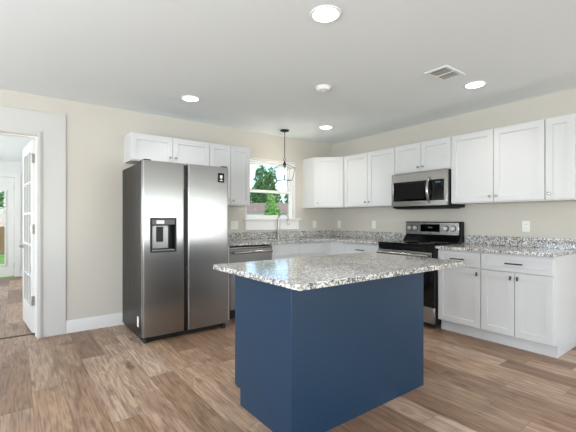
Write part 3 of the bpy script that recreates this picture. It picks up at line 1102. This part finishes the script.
MB(RT).box(1.86, 1.92, 0.1001, 0.1006, 1.022, 1.029).build('badge', M['rubber'], cp)
for u in (1.60, 1.68, 2.105, 2.195):
    k = MB(RT)
    k.lathe([(0, 0.0), (0.034, 0.0), (0.034, 0.004), (0, 0.004)], (u, 0.1004, 1.09), (0, 1, 0), 20)
    kb = k.build('knob', M['rubber'], cp)
    MB(RT).lathe([(0, 0.004), (0.027, 0.004), (0.025, 0.026), (0.02, 0.03), (0, 0.03)], (u, 0.1004, 1.09), (0, 1, 0), 20).build('knob_cap', M['knobface'], kb)

# ------------------------------------------------------------------ over-the-range microwave
t = thing('microwave', 'stainless over-the-range microwave hung above the range', 'microwave', (-0.2, -(RA + RB) / 2, 1.34))
MZ0, MZ1 = 1.342, 1.774
rbox('housing', M['black'], t, RA, RB, 0.001, 0.365, MZ0, MZ1)
mf = MB(RT)
mf.slab([RA + 0.001, 1.555, 2.245, RB - 0.001], [MZ0 + 0.02, 1.425, 1.662, MZ1 - 0.001], lambda u, v, tt: (u, 0.366 + 0.032 * tt, v), lambda u, v: not (1.555 < u < 2.245 and 1.425 < v < 1.662))
mf = mf.build('front_frame', M['steelx'], t, 0.004)
md = rbox('door_glass', M['blackglass'], mf, 1.556, 2.075, 0.37, 0.3955, 1.426, 1.661, 0.002)
rbox('viewing_window', M['black'], md, 1.64, 1.99, 0.3956, 0.3962, 1.45, 1.64, 0.0)
kp = rbox('keypad', M['blackglass'], mf, 2.078, 2.244, 0.37, 0.3955, 1.426, 1.661, 0.002)
rbox('display', M['digits'], kp, 2.14, 2.20, 0.3956, 0.3962, 1.625, 1.64, 0.0)
b = MB(RT)
pts = []
for k in range(15):
    s_ = k / 14
    pts.append((2.062, 0.398 + 0.048 * math.sin(PI * s_) ** 0.8 + 0.002, 1.405 + 0.29 * s_))
b.tube(pts, 0.017, 12)
b.build('handle', M['steelx'], mf)
rbox('vent_grille', M['rubber'], t, RA + 0.03, RB - 0.03, 0.05, 0.36, MZ0 - 0.012, MZ0 - 0.0005, 0.003)

# ------------------------------------------------------------------ wall plates
WPG = 'white wall plates'


def plate(xf, u, z, kinds, label, cat, name):
    w = 0.072 + 0.046 * (len(kinds) - 1)
    t = thing(name, label, cat, xf @ Vector((u, 0, z)), WPG)
    MB(xf).box(u - w / 2, u + w / 2, 0.0, 0.006, z - 0.058, z + 0.058).build('cover_plate', M['plate'], t, 0.003)
    for i, k in enumerate(kinds):
        uu = u + (i - (len(kinds) - 1) / 2) * 0.046
        if k == 'switch':
            s_ = MB(xf).box(uu - 0.0165, uu + 0.0165, 0.0062, 0.0085, z - 0.033, z + 0.033).build('rocker', M['plate'], t, 0.0015)
        else:
            for dz in (-0.02, 0.02):
                r_ = MB(xf).box(uu - 0.0165, uu + 0.0165, 0.0062, 0.0078, z + dz - 0.0145, z + dz + 0.0145).build('receptacle', M['plate'], t, 0.003)
                b = MB(xf)
                for du in (-0.006, 0.006):
                    b.box(uu + du - 0.0012, uu + du + 0.0012, 0.0078, 0.0081, z + dz - 0.003, z + dz + 0.006)
                b.build('slot', M['slot'], r_)


plate(BK, -1.85, 1.118, ('outlet', 'switch'), 'wide double white wall plate between the refrigerator and the window', 'switch plate', 'switch_plate')
plate(BK, -0.377, 1.118, ('outlet',), 'white wall outlet on the window wall near the room corner', 'outlet', 'wall_outlet')
plate(RT, 0.188, 1.118, ('outlet',), 'white wall outlet just round the corner on the range wall', 'outlet', 'wall_outlet')
plate(RT, 0.915, 1.12, ('outlet',), 'white wall outlet on the wall between the room corner and the range', 'outlet', 'wall_outlet')
plate(RT, 2.928, 1.128, ('outlet',), 'white wall outlet above the end counter, beyond the range', 'outlet', 'wall_outlet')

# ------------------------------------------------------------------ ceiling: downlights, detector, register
DLG = 'round recessed downlights'


def downlight(x, y, label):
    t = thing('recessed_downlight', label, 'ceiling light', (x, y, H), DLG)
    MB().lathe([(0.078, -0.002), (0.080, -0.006), (0.092, -0.006), (0.097, -0.001), (0.097, 0.0), (0.078, 0.0)], (x, y, H - 0.0002), (0, 0, 1), 36).build('trim_ring', M['ceil'], t)
    MB().lathe([(0, 0), (0.078, 0), (0.078, 0.003), (0, 0.003)], (x, y, H - 0.0045), (0, 0, 1), 36).build('diffuser', M['lamp'], t)
    l = bpy.data.lights.new('downlight_beam', 'AREA')
    l.shape = 'DISK'
    l.size = 0.15
    l.energy = 1.7
    l.spread = math.radians(115)
    l.color = (1.0, 0.97, 0.93)
    o = bpy.data.objects.new('downlight_beam', l)
    COL.objects.link(o)
    o.location = (0, 0, -0.008)
    o.parent = t


downlight(-2.76, -2.83, 'round lit ceiling downlight straight over the navy island')
downlight(-2.82, -0.84, 'round lit ceiling downlight in front of the refrigerator')
downlight(-0.88, -0.81, 'round lit ceiling downlight by the inside corner of the room')
downlight(-0.85, -2.81, 'round lit ceiling downlight beside the air vent, over the end counter')
t = thing('smoke_detector', 'round white smoke detector in the middle of the four downlights', 'smoke detector', (-1.93, -1.905, H))
MB().lathe([(0, -0.036), (0.040, -0.036), (0.060, -0.029), (0.069, -0.012), (0.075, -0.010), (0.075, -0.0002), (0, -0.0002)], (-1.93, -1.905, H), (0, 0, 1), 32).build('housing', M['plate'], t)
MB().lathe([(0, -0.039), (0.012, -0.039), (0.014, -0.0362), (0, -0.0362)], (-1.93, -1.905, H), (0, 0, 1), 16).build('test_button', M['plate'], t)

vx0, vx1, vy0, vy1 = -1.475, -1.175, -2.885, -2.675
t = thing('air_vent', 'white rectangular slatted air vent in the ceiling', 'vent', ((vx0 + vx1) / 2, (vy0 + vy1) / 2, H))
b = MB()
b.slab([vx0, vx0 + 0.03, vx1 - 0.03, vx1], [vy0, vy0 + 0.03, vy1 - 0.03, vy1], lambda u, v, tt: (u, v, H - 0.0004 - 0.008 * tt), lambda u, v: not (vx0 + 0.03 < u < vx1 - 0.03 and vy0 + 0.03 < v < vy1 - 0.03))
b.build('frame', M['ceil'], t, 0.003)
MB().box(vx0 + 0.031, vx1 - 0.031, vy0 + 0.031, vy1 - 0.031, H - 0.0012, H - 0.0004).build('duct_opening', M['rubber'], t)
xm = (vx0 + vx1) / 2
for xa, xb in ((vx0 + 0.031, xm - 0.004), (xm + 0.004, vx1 - 0.031)):
    n = 8
    for k in range(n):
        y = vy0 + 0.040 + (vy1 - vy0 - 0.08) * k / (n - 1)
        bb = MB(Matrix.Translation((0, y, H - 0.008)) @ Matrix.Rotation(0.3, 4, 'X'))
        bb.slab([xa, xa + 0.024, xb], [-0.0076, -0.003, 0.003, 0.0076], lambda u, v, tt: (u, v, -0.0007 + 0.0014 * tt), lambda u, v: u > xa + 0.024 or abs(v) < 0.003)
        bb.build('slat', M['plate'], t)
MB().box(xm - 0.0035, xm + 0.0035, vy0 + 0.031, vy1 - 0.031, H - 0.011, H - 0.002).build('cross_bar', M['plate'], t)

# ------------------------------------------------------------------ pendant lantern over the sink
PX, PY = -1.235, -0.34
t = thing('pendant_lantern', 'small open wire lantern pendant hanging on a chain in front of the window', 'pendant light', (PX, PY, H))
MB().lathe([(0, -0.03), (0.012, -0.03), (0.03, -0.024), (0.058, -0.016), (0.064, -0.008), (0.064, -0.0003), (0, -0.0003)], (PX, PY, H), (0, 0, 1), 28).build('canopy', M['bronze'], t)
MB().cyl((PX, PY, H - 0.06), (PX, PY, H - 0.03), 0.006).build('stem', M['bronze'], t)
b = MB()
z = H - 0.058
k = 0
while z > 2.075:
    pts = []
    for a in range(14):
        an = 2 * PI * a / 14
        dx, dz = 0.0085 * math.cos(an), 0.017 * math.sin(an)
        pts.append((PX + (dx if k % 2 == 0 else 0), PY + (0 if k % 2 == 0 else dx), z - 0.016 + dz))
    b.tube(pts, 0.0024, 6, True)
    z -= 0.0275
    k += 1
b.build('chain', M['bronze'], t)
b = MB()
b.tube([(PX + 0.019 * math.cos(2 * PI * a / 18), PY, 2.046 + 0.019 * math.sin(2 * PI * a / 18)) for a in range(18)], 0.003, 8, True)
b.build('hanging_ring', M['bronze'], t)
MB().lathe([(0, 0.06), (0.006, 0.06), (0.010, 0.045), (0.022, 0.02), (0.024, 0.0), (0, 0.0)], (PX, PY, 1.966)).build('cap', M['bronze'], t)
ca, sa_ = math.cos(0.12), math.sin(0.12)
def sq(hw, z):
    return [Vector((PX + x * ca - y * sa_, PY + x * sa_ + y * ca, z)) for x, y in ((hw, hw), (-hw, hw), (-hw, -hw), (hw, -hw))]
top, bot = sq(0.106, 1.925), sq(0.076, 1.752)
ap = Vector((PX, PY, 1.985))
b = MB()
for i in range(4):
    j = (i + 1) % 4
    b.tube([ap, ap.lerp(top[i], 0.55) + Vector((0, 0, 0.006)), top[i]], 0.0038, 8)
    b.tube([top[i], bot[i]], 0.0038, 8)
    b.tube([bot[i], bot[j]], 0.0038, 8)
    b.tube([top[i], top[j]], 0.0030, 8)
b.build('cage', M['wire'], t)
MB().cyl((PX, PY, 1.932), (PX, PY, 1.967), 0.016).build('socket', M['bronze'], t)
MB().lathe([(0, -0.105), (0.012, -0.103), (0.026, -0.09), (0.030, -0.07), (0.026, -0.045), (0.015, -0.02), (0.013, 0.0), (0, 0.0)], (PX, PY, 1.932)).build('bulb', M['bulbglass'], t)
bl = [o_ for o_ in t.children if o_.name.startswith('bulb')][0]
MB().lathe([(0, -0.095), (0.014, -0.09), (0.020, -0.07), (0.008, -0.03), (0, -0.028)], (PX, PY, 1.932)).build('filament', M['filament'], bl)
pl = bpy.data.lights.new('pendant_bulb_light', 'POINT')
pl.energy = 7.0
pl.color = (1.0, 0.95, 0.88)
pl.shadow_soft_size = 0.03
po = bpy.data.objects.new('pendant_bulb_light', pl)
COL.objects.link(po)
po.location = (0, 0, 1.865 - H)
po.parent = t

# ------------------------------------------------------------------ outdoors
GZ = -0.3
b = MB()
b.slab([-60, 60], [0.2, 70], lambda u, v, tt: (u, v, GZ - 0.2 + 0.2 * tt))
tag(b.build('lawn', M['lawn']), 'green mown lawn outside behind the house', 'lawn', None, 'stuff')


def crown(lobes, n, size, seed):
    rnd = random.Random(seed)
    b = MB()
    tot = sum(rx * rz for _, _, _, rx, _, rz in lobes)
    for cx, cy, cz, rx, ry, rz in lobes:
        for _ in range(int(n * rx * rz / tot)):
            while True:
                p = Vector((rnd.uniform(-1, 1), rnd.uniform(-1, 1), rnd.uniform(-1, 1)))
                if 0.3 < p.length < 1:
                    break
            p = Vector((cx + p.x * rx, cy + p.y * ry, cz + p.z * rz))
            q = Vector((rnd.gauss(0, 1), rnd.gauss(0, 1), rnd.gauss(0, 1))).normalized()
            r_ = q.orthogonal().normalized() * size * rnd.uniform(0.6, 1.2)
            s_ = q.cross(r_)
            b.face([b.v(p - r_), b.v(p + s_ * 0.5), b.v(p + r_), b.v(p - s_ * 0.5)])
    return b


def tree(name, label, cat, x, y, lobes, mat, n, size, seed, trunk_r, trunk_h):
    t = thing(name, label, cat, (x, y, GZ), 'trees and shrubs outside')
    MB().tube([(x, y, GZ + 0.03), (x + 0.03, y, GZ + trunk_h * 0.5), (x, y + 0.03, GZ + trunk_h)], [trunk_r, trunk_r * 0.8, trunk_r * 0.4], 10).build('trunk', M['bark'], t)
    c = crown([(x + a, y + b_, GZ + c_, rx, ry, rz) for a, b_, c_, rx, ry, rz in lobes], n, size, seed)
    c.build('crown', mat, t)


tree('cypress_tree', 'tall twin-topped green tree standing beyond the kitchen window', 'tree', 27.67, 44.09,
     [(-0.6, 0, 7.0, 1.3, 1.2, 3.1), (1.0, -0.1, 7.0, 1.05, 1.05, 2.9), (0, 0, 4.2, 2.4, 2.0, 3.2), (-1.7, 0.2, 4.4, 1.2, 1.2, 2.4), (1.9, 0, 4.0, 1.3, 1.3, 2.4)], M['leafa'], 3800, 0.30, 1, 0.22, 7.0)
tree('oak_tree', 'dark bushy tree beyond the window, partly behind the lantern', 'tree', 30.86, 39.23,
     [(0, 0, 4.2, 2.6, 2.2, 3.2), (1.6, -0.4, 3.8, 2.0, 1.8, 2.8), (-0.9, 0, 6.2, 1.0, 1.0, 1.9)], M['leafc'], 3400, 0.30, 2, 0.26, 4.0)
tree('oak_tree', 'dark green tree beyond the window, on the refrigerator side', 'tree', 24.89, 51.17,
     [(0, 0, 4.2, 2.8, 2.2, 3.0), (1.3, 0, 5.6, 1.5, 1.5, 2.2), (-2.2, 0.3, 3.8, 2.2, 1.8, 2.6)], M['leafc'], 3000, 0.30, 3, 0.26, 4.0)
tree('garden_shrub', 'bright green young shrub growing close outside the kitchen window', 'shrub', 3.7, 7.2,
     [(0, 0, 1.55, 0.30, 0.30, 0.8), (0.06, 0, 1.1, 0.36, 0.36, 0.6), (-0.05, 0, 2.1, 0.16, 0.16, 0.45), (0.18, 0, 1.6, 0.2, 0.2, 0.5)], M['leafb'], 2600, 0.05, 4, 0.03, 1.6)
tree('broadleaf_tree', 'leafy green tree behind the brown fence, seen through the exterior door glass', 'tree', -4.9, 17.8,
     [(0, 0, 2.6, 1.5, 1.2, 1.6), (0.6, -0.3, 1.7, 1.3, 1.0, 1.2), (-0.4, 0.1, 3.6, 1.0, 0.9, 1.1), (-1.6, 0, 2.2, 1.3, 1.1, 1.5)], M['leafa'], 2600, 0.14, 20, 0.16, 2.4)
b = MB()
x = -9.5
t = thing('wooden_fence', 'brown wooden board fence across the lawn, seen through the exterior door', 'fence', (-5.5, 15, GZ))
for k in range(56):
    b.box(x, x + 0.135, 15.0, 15.022, GZ + 0.03, GZ + 1.75)
    x += 0.143
b.build('boards', M['fence'], t)
b = MB()
for z in (0.35, 0.95, 1.5):
    b.box(-9.5, -1.5, 15.022, 15.06, GZ + z, GZ + z + 0.09)
b.build('rail', M['fence'], t)

# neighbouring house
t = thing('neighbouring_house', 'single-storey house with a brown roof beyond the kitchen window', 'house', (16, 29, GZ))
HX = frame_xf((16.4, 28.0, GZ), (0.80, -0.60, 0), (-0.60, -0.80, 0))
MB(HX).box(-9, 9, -5.5, 0, 0.001, 2.05).build('wall', M['siding'], t)
b = MB(HX)
def roofv(u, n_, z):
    return b.v((u, n_, z))
e0 = [roofv(-9.5, 0.5, 2.0), roofv(9.5, 0.5, 2.0), roofv(9.5, -6.0, 2.0), roofv(-9.5, -6.0, 2.0)]
r0 = [roofv(-6.0, -2.75, 3.3), roofv(6.0, -2.75, 3.3)]
b.face([e0[0], e0[1], r0[1], r0[0]])
b.face([e0[2], e0[3], r0[0], r0[1]])
b.face([e0[1], e0[2], r0[1]])
b.face([e0[3], e0[0], r0[0]])
b.face(e0)
b.build('roof', M['shingle'], t)
MB(HX).box(-9.5, 9.5, 0.5, 0.55, 1.86, 2.02).build('fascia', M['trim'], t)
for u in (-5, -1.5, 3.5):
    w_ = MB(HX).box(u - 0.6, u + 0.6, 0.0, 0.04, 0.75, 1.75).build('window', M['trim'], t)
    MB(HX).box(u - 0.52, u + 0.52, 0.041, 0.045, 0.83, 1.67).build('pane', M['blackglass'], w_)
